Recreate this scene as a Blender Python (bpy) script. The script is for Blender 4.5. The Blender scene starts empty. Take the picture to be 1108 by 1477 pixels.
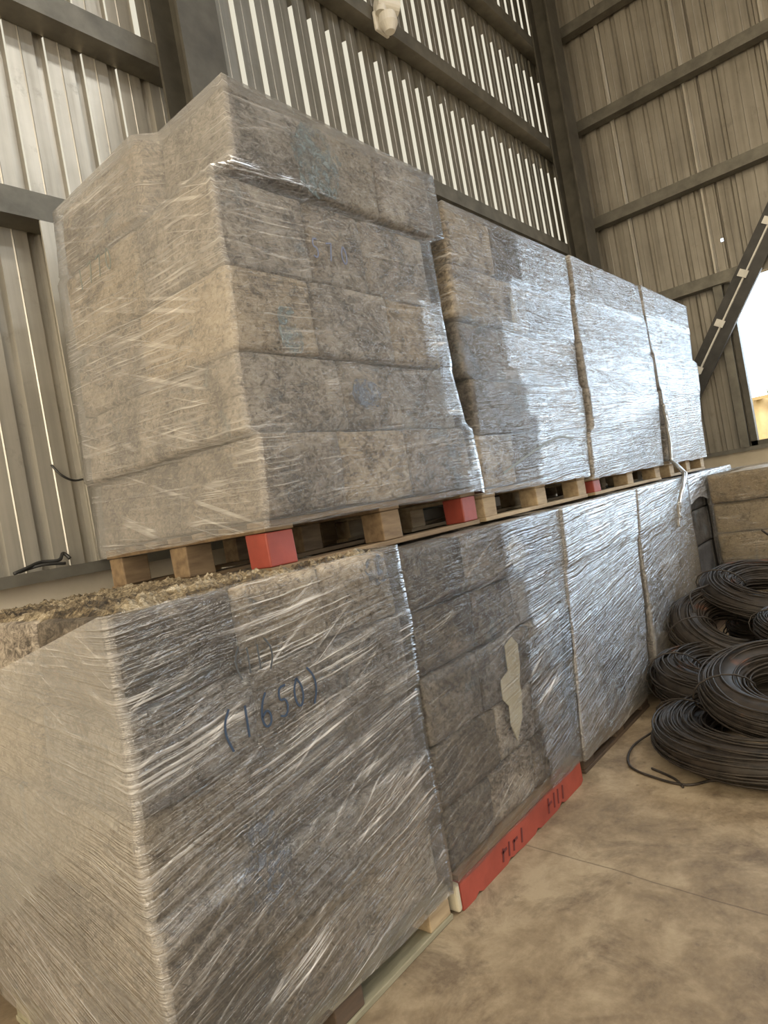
import bpy, bmesh, math, random
from mathutils import Vector, Matrix, noise

rnd = random.Random(7)
sc = bpy.context.scene
COL = sc.collection
sc.view_settings.view_transform = 'Standard'
sc.view_settings.look = 'None'
sc.view_settings.gamma = 1.0
sc.view_settings.use_curve_mapping = False
sc.view_settings.exposure = 0.38

# ------------------------------------------------------------------ constants
YW = 3.35          # inside face of the long back wall
XW = 9.40          # inside face of the end wall
EYE = 1.5
DADO = 1.47
ROOF = 9.4
XO, YO = -6.0, -9.0
G1, G2, G3, G4 = 3.37, 4.51, 5.91, 7.25      # girts on the back wall (top faces)
E1, E2, E3, E4 = 3.70, 4.97, 6.32, 7.63      # girts on the end wall


# ------------------------------------------------------------------ helpers
def N3(x, y, z):
    return noise.noise(Vector((x, y, z)))


def mesh_obj(name, verts, faces, mat, parent=None, smooth=False, uvs=None, mats=None, fmat=None):
    me = bpy.data.meshes.new(name)
    me.from_pydata(verts, [], faces)
    if uvs is not None:
        ul = me.uv_layers.new(name='UVMap')
        for l in me.loops:
            ul.data[l.index].uv = uvs[l.vertex_index]
    for m in (mats or [mat]):
        me.materials.append(m)
    if fmat:
        for p, i in zip(me.polygons, fmat):
            p.material_index = i
    if smooth:
        me.polygons.foreach_set('use_smooth', [True] * len(me.polygons))
    me.update()
    o = bpy.data.objects.new(name, me)
    COL.objects.link(o)
    if parent:
        o.parent = parent
        o.matrix_parent_inverse = Matrix.Translation(parent.location).inverted() if not parent.rotation_euler[2] else parent.matrix_basis.inverted()
    return o


class MB:
    """collects shapes for ONE mesh object"""
    def __init__(self):
        self.v = []
        self.f = []

    def box(self, x0, y0, z0, x1, y1, z1):
        n = len(self.v)
        self.v += [(x0, y0, z0), (x1, y0, z0), (x1, y1, z0), (x0, y1, z0),
                   (x0, y0, z1), (x1, y0, z1), (x1, y1, z1), (x0, y1, z1)]
        self.f += [tuple(n + i for i in q) for q in
                   ((0, 3, 2, 1), (4, 5, 6, 7), (0, 1, 5, 4), (1, 2, 6, 5), (2, 3, 7, 6), (3, 0, 4, 7))]
        return self

    def bevbox(self, x0, y0, z0, x1, y1, z1, b=.006, jit=0, seed=0):
        bm = bmesh.new()
        bmesh.ops.create_cube(bm, size=1)
        for v in bm.verts:
            v.co = Vector(((x0 + x1) / 2 + v.co.x * (x1 - x0), (y0 + y1) / 2 + v.co.y * (y1 - y0),
                           (z0 + z1) / 2 + v.co.z * (z1 - z0)))
        bmesh.ops.bevel(bm, geom=bm.edges[:], offset=b, segments=2, affect='EDGES', profile=.5)
        if jit:
            for v in bm.verts:
                v.co += Vector((N3(v.co.x * 9 + seed, v.co.y * 9, v.co.z * 9),
                                N3(v.co.x * 9, v.co.y * 9 + seed + 9, v.co.z * 9),
                                N3(v.co.x * 9, v.co.y * 9, v.co.z * 9 + seed + 20))) * jit
        self.bm(bm)
        return self

    def bm(self, bm):
        n = len(self.v)
        bm.verts.index_update()
        self.v += [tuple(v.co) for v in bm.verts]
        self.f += [tuple(n + v.index for v in f.verts) for f in bm.faces]
        bm.free()

    def tube(self, pts, r, sides=6, closed=False, flat=None):
        pts = [Vector(p) for p in pts]
        n0 = len(self.v)
        n = len(pts)
        up = Vector((0, 0, 1))
        for i, p in enumerate(pts):
            a = pts[(i - 1) % n] if (closed or i > 0) else p
            b = pts[(i + 1) % n] if (closed or i < n - 1) else p
            t = (b - a)
            t = t.normalized() if t.length > 1e-9 else Vector((1, 0, 0))
            s = t.cross(up)
            s = s.normalized() if s.length > 1e-4 else t.cross(Vector((0, 1, 0))).normalized()
            w = s.cross(t)
            for k in range(sides):
                an = 2 * math.pi * k / sides
                self.v.append(tuple(p + s * (math.cos(an) * r) + w * (math.sin(an) * r)))
        m = n if closed else n - 1
        for i in range(m):
            for k in range(sides):
                a = n0 + i * sides + k
                b = n0 + i * sides + (k + 1) % sides
                j = (i + 1) % n
                self.f.append((a, b, n0 + j * sides + (k + 1) % sides, n0 + j * sides + k))
        if not closed:
            self.f.append(tuple(n0 + k for k in reversed(range(sides))))
            self.f.append(tuple(n0 + (n - 1) * sides + k for k in range(sides)))
        return self

    def cyl(self, p0, p1, r0, r1=None, sides=20):
        r1 = r0 if r1 is None else r1
        p0, p1 = Vector(p0), Vector(p1)
        t = (p1 - p0).normalized()
        s = t.cross(Vector((0, 0, 1)))
        s = s.normalized() if s.length > 1e-4 else Vector((1, 0, 0))
        w = s.cross(t)
        n = len(self.v)
        for p, r in ((p0, r0), (p1, r1)):
            for k in range(sides):
                a = 2 * math.pi * k / sides
                self.v.append(tuple(p + s * math.cos(a) * r + w * math.sin(a) * r))
        for k in range(sides):
            self.f.append((n + k, n + (k + 1) % sides, n + sides + (k + 1) % sides, n + sides + k))
        self.f.append(tuple(n + k for k in reversed(range(sides))))
        self.f.append(tuple(n + sides + k for k in range(sides)))
        return self

    def build(self, name, mat, parent=None, smooth=False):
        return mesh_obj(name, self.v, self.f, mat, parent, smooth)


def thing(name, label, cat, loc=(0, 0, 0), group=None):
    o = bpy.data.objects.new(name, None)
    o.empty_display_size = .1
    o.location = loc
    COL.objects.link(o)
    return tag(o, label, cat, group)


def tag(o, label=None, cat=None, group=None, kind=None):
    if label: o['label'] = label
    if cat: o['category'] = cat
    if group: o['group'] = group
    if kind: o['kind'] = kind
    return o


def struct(o, label=None):
    o['kind'] = 'structure'
    if label: o['label'] = label
    return o


# ------------------------------------------------------------------ materials
class NT:
    def __init__(self, name):
        self.m = bpy.data.materials.new(name)
        self.m.use_nodes = True
        self.t = self.m.node_tree
        self.t.nodes.clear()
        self.out = self.n('ShaderNodeOutputMaterial')

    def n(self, typ, **kw):
        nd = self.t.nodes.new(typ)
        for k, v in kw.items():
            setattr(nd, k, v)
        return nd

    def l(self, a, b):
        self.t.links.new(a, b)

    def val(self, nd, sock, v):
        if hasattr(v, 'node'):
            self.l(v, nd.inputs[sock])
        else:
            nd.inputs[sock].default_value = v

    def math(self, op, a, b=0.0, c=None, clamp=False):
        nd = self.n('ShaderNodeMath', operation=op, use_clamp=clamp)
        self.val(nd, 0, a)
        self.val(nd, 1, b)
        if c is not None: self.val(nd, 2, c)
        return nd.outputs[0]

    def noise(self, vec, scale, detail=4, rough=.55, dist=0.0):
        nd = self.n('ShaderNodeTexNoise')
        self.l(vec, nd.inputs['Vector'])
        nd.inputs['Scale'].default_value = scale
        nd.inputs['Detail'].default_value = detail
        nd.inputs['Roughness'].default_value = rough
        nd.inputs['Distortion'].default_value = dist
        return nd.outputs['Fac']

    def mapping(self, vec, scale=(1, 1, 1), rot=(0, 0, 0), loc=(0, 0, 0)):
        nd = self.n('ShaderNodeMapping')
        self.l(vec, nd.inputs['Vector'])
        nd.inputs['Scale'].default_value = scale
        nd.inputs['Rotation'].default_value = rot
        nd.inputs['Location'].default_value = loc
        return nd.outputs[0]

    def ramp(self, fac, stops, interp='LINEAR'):
        nd = self.n('ShaderNodeValToRGB')
        nd.color_ramp.interpolation = interp
        e = nd.color_ramp.elements
        while len(e) < len(stops): e.new(.5)
        for el, (p, c) in zip(e, stops):
            el.position = p
            el.color = (c[0], c[1], c[2], 1) if not isinstance(c, (int, float)) else (c, c, c, 1)
        self.l(fac, nd.inputs[0])
        return nd.outputs[0]

    def mix(self, fac, a, b, mode='MIX'):
        nd = self.n('ShaderNodeMix', data_type='RGBA', blend_type=mode)
        self.val(nd, 0, fac)
        for s, v in ((6, a), (7, b)):
            if hasattr(v, 'node'): self.l(v, nd.inputs[s])
            else: nd.inputs[s].default_value = (v[0], v[1], v[2], 1)
        return nd.outputs[2]

    def bump(self, h, strength=.5, dist=.01):
        nd = self.n('ShaderNodeBump')
        nd.inputs['Strength'].default_value = strength
        nd.inputs['Distance'].default_value = dist
        self.l(h, nd.inputs['Height'])
        return nd.outputs[0]

    def principled(self, col, rough=.6, metal=0.0, normal=None, spec=None):
        p = self.n('ShaderNodeBsdfPrincipled')
        if hasattr(col, 'node'): self.l(col, p.inputs['Base Color'])
        else: p.inputs['Base Color'].default_value = (*col, 1)
        self.val(p, 'Roughness', rough)
        self.val(p, 'Metallic', metal)
        if normal is not None: self.l(normal, p.inputs['Normal'])
        if spec is not None: p.inputs['Specular IOR Level'].default_value = spec
        self.l(p.outputs[0], self.out.inputs[0])
        return p


def obj_vec(t):
    return t.n('ShaderNodeTexCoord').outputs['Object']


def mat_simple(name, c0, c1, scale=8, rough=.6, metal=0.0, stretch=(1, 1, 1), bump=.2, bd=.004, spec=None):
    t = NT(name)
    v = t.mapping(obj_vec(t), stretch)
    f = t.noise(v, scale, 5, .6)
    col = t.ramp(f, [(.3, c0), (.7, c1)])
    t.principled(col, rough, metal, t.bump(f, bump, bd) if bump else None, spec)
    return t.m


def mat_sheet(name, c0, c1, metal=.55, rough=.42):
    t = NT(name)
    v = obj_vec(t)
    streak = t.noise(t.mapping(v, (14, 14, .5)), 1.0, 4, .6)
    blot = t.noise(v, 1.3, 5, .65)
    f = t.math('ADD', t.math('MULTIPLY', streak, .55), t.math('MULTIPLY', blot, .45))
    col = t.ramp(f, [(.36, c0), (.62, c1)])
    dirt = t.ramp(t.noise(v, 5.5, 6, .7), [(.60, 0), (.76, 1)])
    col = t.mix(t.math('MULTIPLY', dirt, .45), col, (.10, .085, .065))
    t.principled(col, t.ramp(f, [(.3, rough + .12), (.7, rough - .08)]), metal, t.bump(streak, .10, .01))
    return t.m


def mat_floor():
    t = NT('brown_concrete')
    v = obj_vec(t)
    a = t.noise(v, 1.1, 8, .62, .4)
    b = t.noise(v, 7, 7, .7, .3)
    c = t.noise(v, 45, 4, .7)
    f = t.math('ADD', t.math('MULTIPLY', a, .55), t.math('MULTIPLY', b, .45))
    col = t.ramp(f, [(.33, (.085, .058, .033)), (.47, (.185, .136, .083)), (.58, (.29, .228, .150))])
    st = t.ramp(t.noise(t.mapping(v, loc=(3, 1, 0)), 2.6, 6, .75, .8), [(.50, 0), (.66, 1)])
    col = t.mix(t.math('MULTIPLY', st, .7), col, (.075, .048, .028))
    sp = t.ramp(t.noise(v, 17, 3, .5), [(.68, 0), (.73, 1)])
    col = t.mix(t.math('MULTIPLY', sp, .6), col, (.10, .07, .045))
    col = t.mix(t.math('MULTIPLY', t.ramp(c, [(.45, 0), (.8, 1)]), .25), col, (.34, .28, .2))
    # saw-cut joints that cross the slab
    s = t.n('ShaderNodeSeparateXYZ')
    t.l(v, s.inputs[0])
    wob = t.math('MULTIPLY', t.math('SUBTRACT', t.noise(v, 3, 3), .5), .03)
    x = t.math('ADD', t.math('ADD', s.outputs[0], t.math('MULTIPLY', s.outputs[1], -.11)), wob)
    d = t.math('ABSOLUTE', t.math('SUBTRACT', x, 2.19))
    line = t.math('LESS_THAN', d, .0035)
    col = t.mix(t.math('MULTIPLY', line, .55), col, (.06, .04, .025))
    h = t.math('SUBTRACT', t.math('MULTIPLY', b, .4), line)
    t.principled(col, t.ramp(f, [(.3, .62), (.7, .82)]), 0, t.bump(h, .35, .004))
    return t.m


def mat_bale(name, dark, mid, light, tint, seed=0.0, blue=.25):
    t = NT(name)
    v0 = obj_vec(t)
    oi = t.n('ShaderNodeObjectInfo')
    off = t.n('ShaderNodeVectorMath', operation='SCALE')
    off.inputs[0].default_value = (17.3, 9.1, 23.7)
    t.l(oi.outputs['Random'], off.inputs['Scale'])
    add = t.n('ShaderNodeVectorMath', operation='ADD')
    t.l(v0, add.inputs[0])
    t.l(off.outputs[0], add.inputs[1])
    v = add.outputs[0]
    big = t.noise(v, 5.0, 5, .6, .7)
    fine = t.noise(t.mapping(v, (1, 1, 1.6)), 30, 8, .80, 1.1)
    f = t.math('ADD', t.math('MULTIPLY', big, .38), t.math('MULTIPLY', fine, .62))
    col = t.ramp(f, [(.41, dark), (.465, mid), (.535, light), (.62, tint)])
    # lighter and darker bales
    tone = t.ramp(oi.outputs['Random'], [(0, (.66, .62, .58)), (.35, (.95, .90, .82)), (.7, (1.0, .98, .96)), (1, (.78, .80, .84))])
    col = t.mix(1.0, col, tone, 'MULTIPLY')
    bl = t.ramp(t.noise(t.mapping(v, (1, 1, 1), loc=(5 + seed, 2, 7)), 3.3, 4, .6, 1.0), [(.62, 0), (.70, 1)])
    col = t.mix(t.math('MULTIPLY', bl, blue), col, (.13, .22, .29))
    crease = t.n('ShaderNodeTexVoronoi', feature='DISTANCE_TO_EDGE')
    t.l(t.mapping(v, (1, 1, 2.2)), crease.inputs['Vector'])
    crease.inputs['Scale'].default_value = 22
    cr = t.ramp(crease.outputs['Distance'], [(0.0, 1), (.03, 0)])
    col = t.mix(t.math('MULTIPLY', t.math('MULTIPLY', cr, big), .7), col, dark)
    fl = t.ramp(t.noise(v, 42, 4, .7, .5), [(.57, 0), (.63, 1)])
    col = t.mix(t.math('MULTIPLY', fl, .6), col, dark)
    t.principled(col, .55, 0, t.bump(t.math('SUBTRACT', f, t.math('MULTIPLY', cr, .05)), .9, .015))
    return t.m


def mat_film(name, shear=.12, sheen=1.0, haze=.16, streak=.55, hue=(.86, .83, .79), freq=46.0, seed=0.0, fold=.3, extra=None, left=.0):
    """stretch film: clear, with milky stretched streaks that also stand in for glints and a glossy wrinkled face"""
    t = NT(name)
    uv = t.n('ShaderNodeTexCoord').outputs['UV']
    s = t.n('ShaderNodeSeparateXYZ')
    t.l(uv, s.inputs[0])
    u, w = s.outputs[0], s.outputs[1]
    warp = t.noise(uv, 2.2 + .1 * seed, 3, .5)
    au = t.math('ABSOLUTE', u)
    fan = t.math('MULTIPLY', au, t.math('MULTIPLY', t.math('SUBTRACT', 1.62, w), shear)) if shear > .1 else t.math('MULTIPLY', au, shear)
    v2 = t.math('ADD', t.math('SUBTRACT', w, fan), t.math('MULTIPLY', warp, .045))
    c = t.n('ShaderNodeCombineXYZ')
    t.l(u, c.inputs[0])
    t.l(v2, c.inputs[1])
    c.inputs[2].default_value = seed * 3.7
    fine = t.noise(t.mapping(c.outputs[0], (1.9, freq * 2.3, 1)), 1.0, 3, .6, .15)
    med = t.noise(t.mapping(c.outputs[0], (1.2, freq * .62, 1)), 1.0, 4, .62, .3)
    # second wrap crossing the first at a steeper angle
    v3 = t.math('SUBTRACT', w, t.math('MULTIPLY', au, shear + fold))
    c3 = t.n('ShaderNodeCombineXYZ')
    t.l(u, c3.inputs[0])
    t.l(v3, c3.inputs[1])
    c3.inputs[2].default_value = seed + 11
    cross = t.noise(t.mapping(c3.outputs[0], (.9, freq * .95, 1)), 1.0, 3, .6, .2)
    patch = t.noise(uv, 2.6, 4, .6, .6)
    sf = t.ramp(fine, [(.56, 0), (.66, 1)])
    sm = t.ramp(med, [(.53, 0), (.68, 1)])
    scr = t.ramp(cross, [(.58, 0), (.66, 1)])
    pm = t.ramp(patch, [(.43, .08), (.58, 1.0)])
    mult = sheen
    if extra:                                  # stronger streaks and gloss towards the right, standing in for reflected daylight
        u0, amt = extra
        step = t.n('ShaderNodeTexNoise')
        blk = t.n('ShaderNodeVectorMath', operation='SNAP')
        t.l(uv, blk.inputs[0])
        blk.inputs[1].default_value = (9, .27, 9)
        t.l(blk.outputs[0], step.inputs['Vector'])
        step.inputs['Scale'].default_value = 7.3
        edge = t.math('ADD', u, t.math('MULTIPLY', t.math('SUBTRACT', step.outputs['Fac'], .5), 1.0))
        mk = t.math('MULTIPLY', t.math('SUBTRACT', edge, u0), 25.0, clamp=True)
        pm = t.math('MULTIPLY', pm, t.math('ADD', t.math('MULTIPLY', mk, amt), .55))
        mult = t.math('ADD', t.math('MULTIPLY', mk, amt * sheen), sheen * .45)
    a = t.math('MULTIPLY', t.math('ADD', t.math('MULTIPLY', sf, .8), t.math('ADD', t.math('MULTIPLY', sm, .42), t.math('MULTIPLY', scr, .55))), pm)  # pale streaks: film milkiness plus glints put in as diffuse white
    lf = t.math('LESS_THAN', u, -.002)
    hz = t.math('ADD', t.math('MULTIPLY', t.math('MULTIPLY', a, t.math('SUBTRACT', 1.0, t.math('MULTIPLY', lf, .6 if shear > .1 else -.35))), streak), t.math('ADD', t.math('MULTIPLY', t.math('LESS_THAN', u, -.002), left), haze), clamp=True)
    height = t.math('ADD', t.math('MULTIPLY', fine, 1.3), t.math('ADD', t.math('MULTIPLY', med, .55), t.math('MULTIPLY', cross, .5)))
    bmp = t.bump(height, .9, .012)
    tr = t.n('ShaderNodeBsdfTransparent')
    tr.inputs[0].default_value = (.95, .95, .94, 1)
    df = t.n('ShaderNodeBsdfDiffuse')
    df.inputs[0].default_value = (*hue, 1)
    t.l(bmp, df.inputs['Normal'])
    tl = t.n('ShaderNodeBsdfTranslucent')
    tl.inputs[0].default_value = (*hue, 1)
    milk = t.n('ShaderNodeMixShader')
    milk.inputs[0].default_value = .25
    t.l(df.outputs[0], milk.inputs[1])
    t.l(tl.outputs[0], milk.inputs[2])
    m1 = t.n('ShaderNodeMixShader')
    t.l(hz, m1.inputs[0])
    t.l(tr.outputs[0], m1.inputs[1])
    t.l(milk.outputs[0], m1.inputs[2])
    fr = t.n('ShaderNodeFresnel')
    fr.inputs['IOR'].default_value = 1.5
    t.l(bmp, fr.inputs['Normal'])
    gl = t.n('ShaderNodeBsdfGlossy')
    gl.inputs['Color'].default_value = (1, 1, 1, 1)
    gl.inputs['Roughness'].default_value = .10
    t.l(bmp, gl.inputs['Normal'])
    m2 = t.n('ShaderNodeMixShader')
    t.l(t.math('MULTIPLY', t.math('MULTIPLY', fr.outputs[0], 1.5), mult, clamp=True), m2.inputs[0])
    t.l(m1.outputs[0], m2.inputs[1])
    t.l(gl.outputs[0], m2.inputs[2])
    t.l(m2.outputs[0], t.out.inputs[0])
    return t.m


M = {}
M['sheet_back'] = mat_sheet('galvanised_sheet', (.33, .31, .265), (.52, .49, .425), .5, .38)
M['sheet_shade_tone'] = mat_sheet('shade_toned_sheet', (.17, .16, .13), (.30, .28, .24), .6, .4)  # darker copy of the cladding, shade right of the column in its colour
M['sheet_end'] = mat_sheet('weathered_sheet', (.20, .182, .15), (.32, .295, .25), .35, .5)
M['steel'] = mat_simple('painted_steel', (.055, .05, .04), (.10, .093, .075), 5, .55, .25)
M['girt'] = mat_simple('galvanised_purlin', (.10, .094, .078), (.18, .17, .142), 6, .5, .4)
M['dark_steel'] = mat_simple('dark_brace_steel', (.025, .025, .024), (.055, .053, .05), 6, .5, .3)
M['bright_steel'] = mat_simple('pale_steel', (.50, .49, .45), (.66, .65, .60), 9, .5, .2)
M['floor'] = mat_floor()
M['plaster'] = mat_simple('beige_plaster', (.42, .37, .28), (.56, .50, .40), 3, .85, 0, (1, 1, 1), .4, .006)
M['roof'] = mat_simple('roof_sheet', (.20, .19, .16), (.28, .26, .22), 2, .6, .3)
M['wood'] = mat_simple('pallet_wood', (.11, .07, .037), (.24, .165, .09), 3, .75, 0, (1.5, 9, 9), .5, .004)
M['wood_pale'] = mat_simple('pale_pallet_wood', (.22, .155, .09), (.40, .31, .19), 3, .75, 0, (1.5, 9, 9), .5, .004)
M['wood_dark'] = mat_simple('dark_pallet_wood', (.045, .03, .02), (.10, .065, .04), 3, .8, 0, (1.5, 9, 9), .5, .004)
M['wood_green'] = mat_simple('grey_green_pallet_wood', (.17, .155, .10), (.30, .275, .19), 3, .75, 0, (1.5, 9, 9), .5, .004)
M['red'] = mat_simple('red_paint', (.19, .032, .020), (.30, .056, .036), 7, .5, 0, (1, 1, 1), .35, .003)
M['ink_dark'] = mat_simple('dark_stencil_ink', (.07, .012, .012), (.12, .02, .02), 9, .7, 0, (1, 1, 1), 0)
M['ink'] = mat_simple('blue_marker_ink', (.018, .034, .066), (.030, .052, .095), 9, .6, 0, (1, 1, 1), 0)
M['ink_faint'] = mat_simple('faint_blue_ink', (.10, .12, .19), (.15, .165, .24), 9, .6, 0, (1, 1, 1), 0)
M['ink_old'] = mat_simple('old_grey_ink', (.045, .05, .055), (.07, .075, .08), 9, .6, 0, (1, 1, 1), 0)
M['ink_grey'] = mat_simple('faint_grey_ink', (.15, .17, .16), (.21, .22, .20), 9, .6, 0, (1, 1, 1), 0)
M['ink_teal'] = mat_simple('smeared_teal_ink', (.10, .17, .20), (.24, .31, .33), 14, .6, 0, (1, 1, 1), 0)
def mat_smear(name, c0, c1):
    t = NT(name)
    v = obj_vec(t)
    f = t.noise(v, 26, 6, .75, 1.2)
    g_ = t.noise(v, 9, 3, .6, .6)
    p = t.principled(t.ramp(f, [(.4, c0), (.6, c1)]), .6)
    t.l(t.math('MULTIPLY', t.ramp(f, [(.44, 0), (.56, 1)]), t.ramp(g_, [(.38, 0), (.52, .9)])), p.inputs['Alpha'])
    return t.m


M['ink_teal'] = mat_smear('smeared_teal_ink', (.10, .17, .20), (.24, .31, .33))
M['smear_blue'] = mat_smear('smeared_blue_ink', (.09, .12, .20), (.17, .21, .28))
M['paper'] = mat_simple('cream_paper', (.36, .32, .235), (.48, .44, .335), 9, .7, 0, (1, 1, 1), .4, .005)
M['card'] = mat_simple('brown_card', (.28, .21, .12), (.40, .31, .19), 6, .75, 0, (1, 1, 1), .3, .004)
M['white_plastic'] = mat_simple('white_plastic', (.60, .58, .52), (.70, .68, .62), 5, .45, 0, (1, 1, 1), 0)
M['black_plastic'] = mat_simple('black_plastic', (.015, .015, .015), (.03, .03, .03), 5, .3, 0, (1, 1, 1), 0)
M['yellow_fence'] = mat_simple('yellow_fence_paint', (.30, .23, .115), (.40, .315, .165), 4, .6, 0, (1, 1, 1), .1)
M['ground'] = mat_simple('dusty_ground', (.30, .24, .16), (.42, .35, .25), 1, .9)
M['leaf'] = mat_simple('dry_leaf', (.12, .14, .06), (.26, .27, .13), 5, .7)


def mat_wire():
    t = NT('black_annealed_wire')
    v = obj_vec(t)
    f = t.noise(v, 18, 4, .6)
    col = t.ramp(f, [(.3, (.010, .0078, .006)), (.7, (.034, .026, .020))])
    r = t.ramp(t.noise(v, 4.5, 3, .5), [(.66, 0), (.74, 1)])
    col = t.mix(t.math('MULTIPLY', r, .6), col, (.13, .045, .018))
    t.principled(col, .55, 0, None, .35)
    return t.m


M['wire'] = mat_wire()
M['bale_grey'] = mat_bale('grey_paper_bale', (.055, .045, .036), (.20, .172, .142), (.42, .375, .32), (.58, .53, .46), 0, .45)
M['bale_tan'] = mat_bale('tan_paper_bale', (.085, .063, .040), (.29, .235, .165), (.52, .44, .33), (.64, .56, .44), 2, .4)
M['bale_dark'] = mat_bale('dark_paper_bale', (.035, .028, .022), (.090, .075, .060), (.185, .16, .13), (.33, .29, .24), 4, .3)
M['bale_black'] = mat_bale('blackish_bale', (.020, .020, .021), (.040, .040, .043), (.075, .075, .08), (.12, .12, .125), 6, .2)
M['bale_card'] = mat_bale('cardboard_bale', (.15, .115, .07), (.27, .215, .14), (.34, .275, .18), (.42, .35, .24), 8, .2)
M['scrap'] = mat_bale('loose_paper_scrap', (.025, .018, .012), (.14, .105, .06), (.38, .32, .21), (.80, .75, .62), 3, .2)


# ------------------------------------------------------------------ the setting
def slab(name, x0, y0, z0, x1, y1, z1, mat, label=None):
    return struct(MB().box(x0, y0, z0, x1, y1, z1).build(name, mat), label)


slab('floor', XO, YO, -.15, XW + .25, YW + .25, 0, M['floor'])
rf = MB()
for (ya, yb_) in ((YO, -7.2), (-6.0, -3.4), (-2.2, YW + .25)):  # gaps between spans: unseen roof slots added to light the stack fronts
    rf.box(XO, ya, ROOF, XW + .25, yb_, ROOF + .12)
for (xa, xb) in ((XO, -3.0), (8.2, XW + .25)):
    rf.box(xa, -7.2, ROOF, xb, -6.0, ROOF + .12)
    rf.box(xa, -3.4, ROOF, xb, -2.2, ROOF + .12)
struct(rf.build('ceiling', M['roof']))
wfr = MB()
wfr.box(XO, YO - .06, 5.0, XW, YO, ROOF)
wfr.box(XO, YO - .06, 0, 5.9, YO, 5.0)
wfr.box(7.5, YO - .06, 0, XW + .2, YO, 5.0)
struct(wfr.build('wall_front', M['sheet_shade_tone']))

PITCH = .212


def sheet(along, fixed, a0, a1, z0, z1, closed, sgn, phase, holes=()):
    """ribbed cladding: pans against the girts, ribs standing outwards; where `closed` gives no
    range the far flank of a rib is missing and daylight shows through, standing in for lit flanks"""
    V, F = [], []

    def pt(a, d, z):
        return (a, fixed + d, z) if along == 'x' else (fixed + d, a, z)

    def quad(aA, dA, aB, dB, zA, zB):
        n = len(V)
        V.extend([pt(aA, dA, zA), pt(aB, dB, zA), pt(aB, dB, zB), pt(aA, dA, zB)])
        F.append((n, n + 1, n + 2, n + 3))
    a = a0 + phase
    D = .038 * sgn
    k = 0
    while a < a1:
        e = min(a + PITCH, a1)
        p1 = min(a + PITCH - .064, a1)
        quad(a, 0, (a + p1) / 2 - .006, 0, z0, z1)
        quad((a + p1) / 2 - .006, 0, (a + p1) / 2, -.004 * sgn, z0, z1)
        quad((a + p1) / 2, -.004 * sgn, (a + p1) / 2 + .006, 0, z0, z1)
        quad((a + p1) / 2 + .006, 0, p1, 0, z0, z1)
        if p1 < a1:
            quad(p1, 0, p1 + .012, D, z0, z1)
            quad(p1 + .012, D, min(e - .012, a1), D, z0, z1)
            for (c0, c1) in closed(a, k):
                quad(e - .012, D, e, 0, c0, c1)
            if along == 'x' and a < 2.1:
                quad(e - .012, D, e - .004, D * .34, z0, z1)
        a += PITCH
        k += 1
    return V, F


def back_closed(a, k):  # open flanks stand in for lit ribs, closed runs for girt shade
    r = [(DADO, G1 - .02)]
    if a > 2.2:
        r = [(DADO, G2 - .02)] if a < 2.9 else [(DADO, G1 + .9)]
        if a >= 2.9:
            r.append((G2 - .30, G2 + .01))
    else:
        r += [(G1 - .12, G1 + .02), (G2 - .14, G2 + .02)]
    r += [(G3 - .33, G3 + .01), (G4 - .36, G4 + .01), (ROOF - .5, ROOF)]
    return r


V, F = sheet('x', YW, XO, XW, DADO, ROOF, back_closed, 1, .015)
struct(mesh_obj('wall_back', V, F, None, mats=[M['sheet_back'], M['sheet_shade_tone']], fmat=[0 if V[f[0]][0] < 2.6 else 1 for f in F]))  # lighter left of the column: reflected daylight put into the sheet colour
slab('wall_back_base', XO, YW - .04, 0, XW, YW + .2, DADO - .02, M['plaster'])
bpy.data.objects['wall_back_base'].name = 'baseboard_back'

# end wall: cladding round the big opening (y from WR to WL, z from WB to WT)
WL, WR, WB, WT = 1.60, .42, 1.56, 3.62
DL, DR, DT = .30, -2.60, 5.0           # unseen tall door added beside the window to brighten film reflections


def full(a, k):
    return [(DADO, ROOF)]


def end_sheet():
    V, F = [], []

    def add(y0, y1, z0, z1, ph):
        v, f = sheet('y', XW, y0, y1, z0, z1, lambda a, k: [(z0, z1)], 1, ph)
        n = len(V)
        V.extend(v)
        F.extend([tuple(i + n for i in q) for q in f])
    add(WL, YW, DADO, WT, 0)
    add(YO, -5.9, DADO, ROOF, 0)
    add(-5.9, -4.9, 4.0, ROOF, 0)
    add(-4.9, DR, DADO, ROOF, 0)
    ph = -(WL - YO) % PITCH
    # two torn places above the opening let light in
    add(DR, DL, DT, ROOF, 0)
    add(DL, 1.08, WT, ROOF, 0)
    add(1.08, 1.20, 4.165, ROOF, 0)
    add(1.08, 1.20, WT, 4.085, 0)
    add(1.20, 1.592, WT, ROOF, 0)
    add(1.592, 1.625, 4.14, ROOF, 0)
    add(1.592, 1.625, WT, 4.10, 0)
    add(1.625, YW, WT, ROOF, 0)
    return V, F


V, F = end_sheet()
struct(mesh_obj('wall_right', V, F, M['sheet_end']))
bb = MB()
bb.box(XW - .04, YO, 0, XW + .2, -5.9, DADO - .02)
bb.box(XW - .04, -4.9, 0, XW + .2, DR, DADO - .02)
bb.box(XW - .04, DL, 0, XW + .2, YW - .04, DADO - .02)
struct(bb.build('baseboard_right', M['plaster']))

# lap ribs of the end wall (taller ribs every fourth pan)
lap = MB()
for y in (2.66, 1.735, .81, -.11, -1.03, -1.95, -2.87):
    z0 = WT + .1 if WR < y < WL else DT if DR < y < DL else DADO
    n = len(lap.v)
    for dy, dx in ((-.03, 0), (-.012, -.03), (.012, -.03), (.03, 0)):
        lap.v += [(XW + dx - .002, y + dy, z0), (XW + dx - .002, y + dy, ROOF)]
    lap.f += [(n + 2 * i, n + 2 * i + 2, n + 2 * i + 3, n + 2 * i + 1) for i in range(3)]
struct(lap.build('trim_lap_rib', M['sheet_back']))

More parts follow.
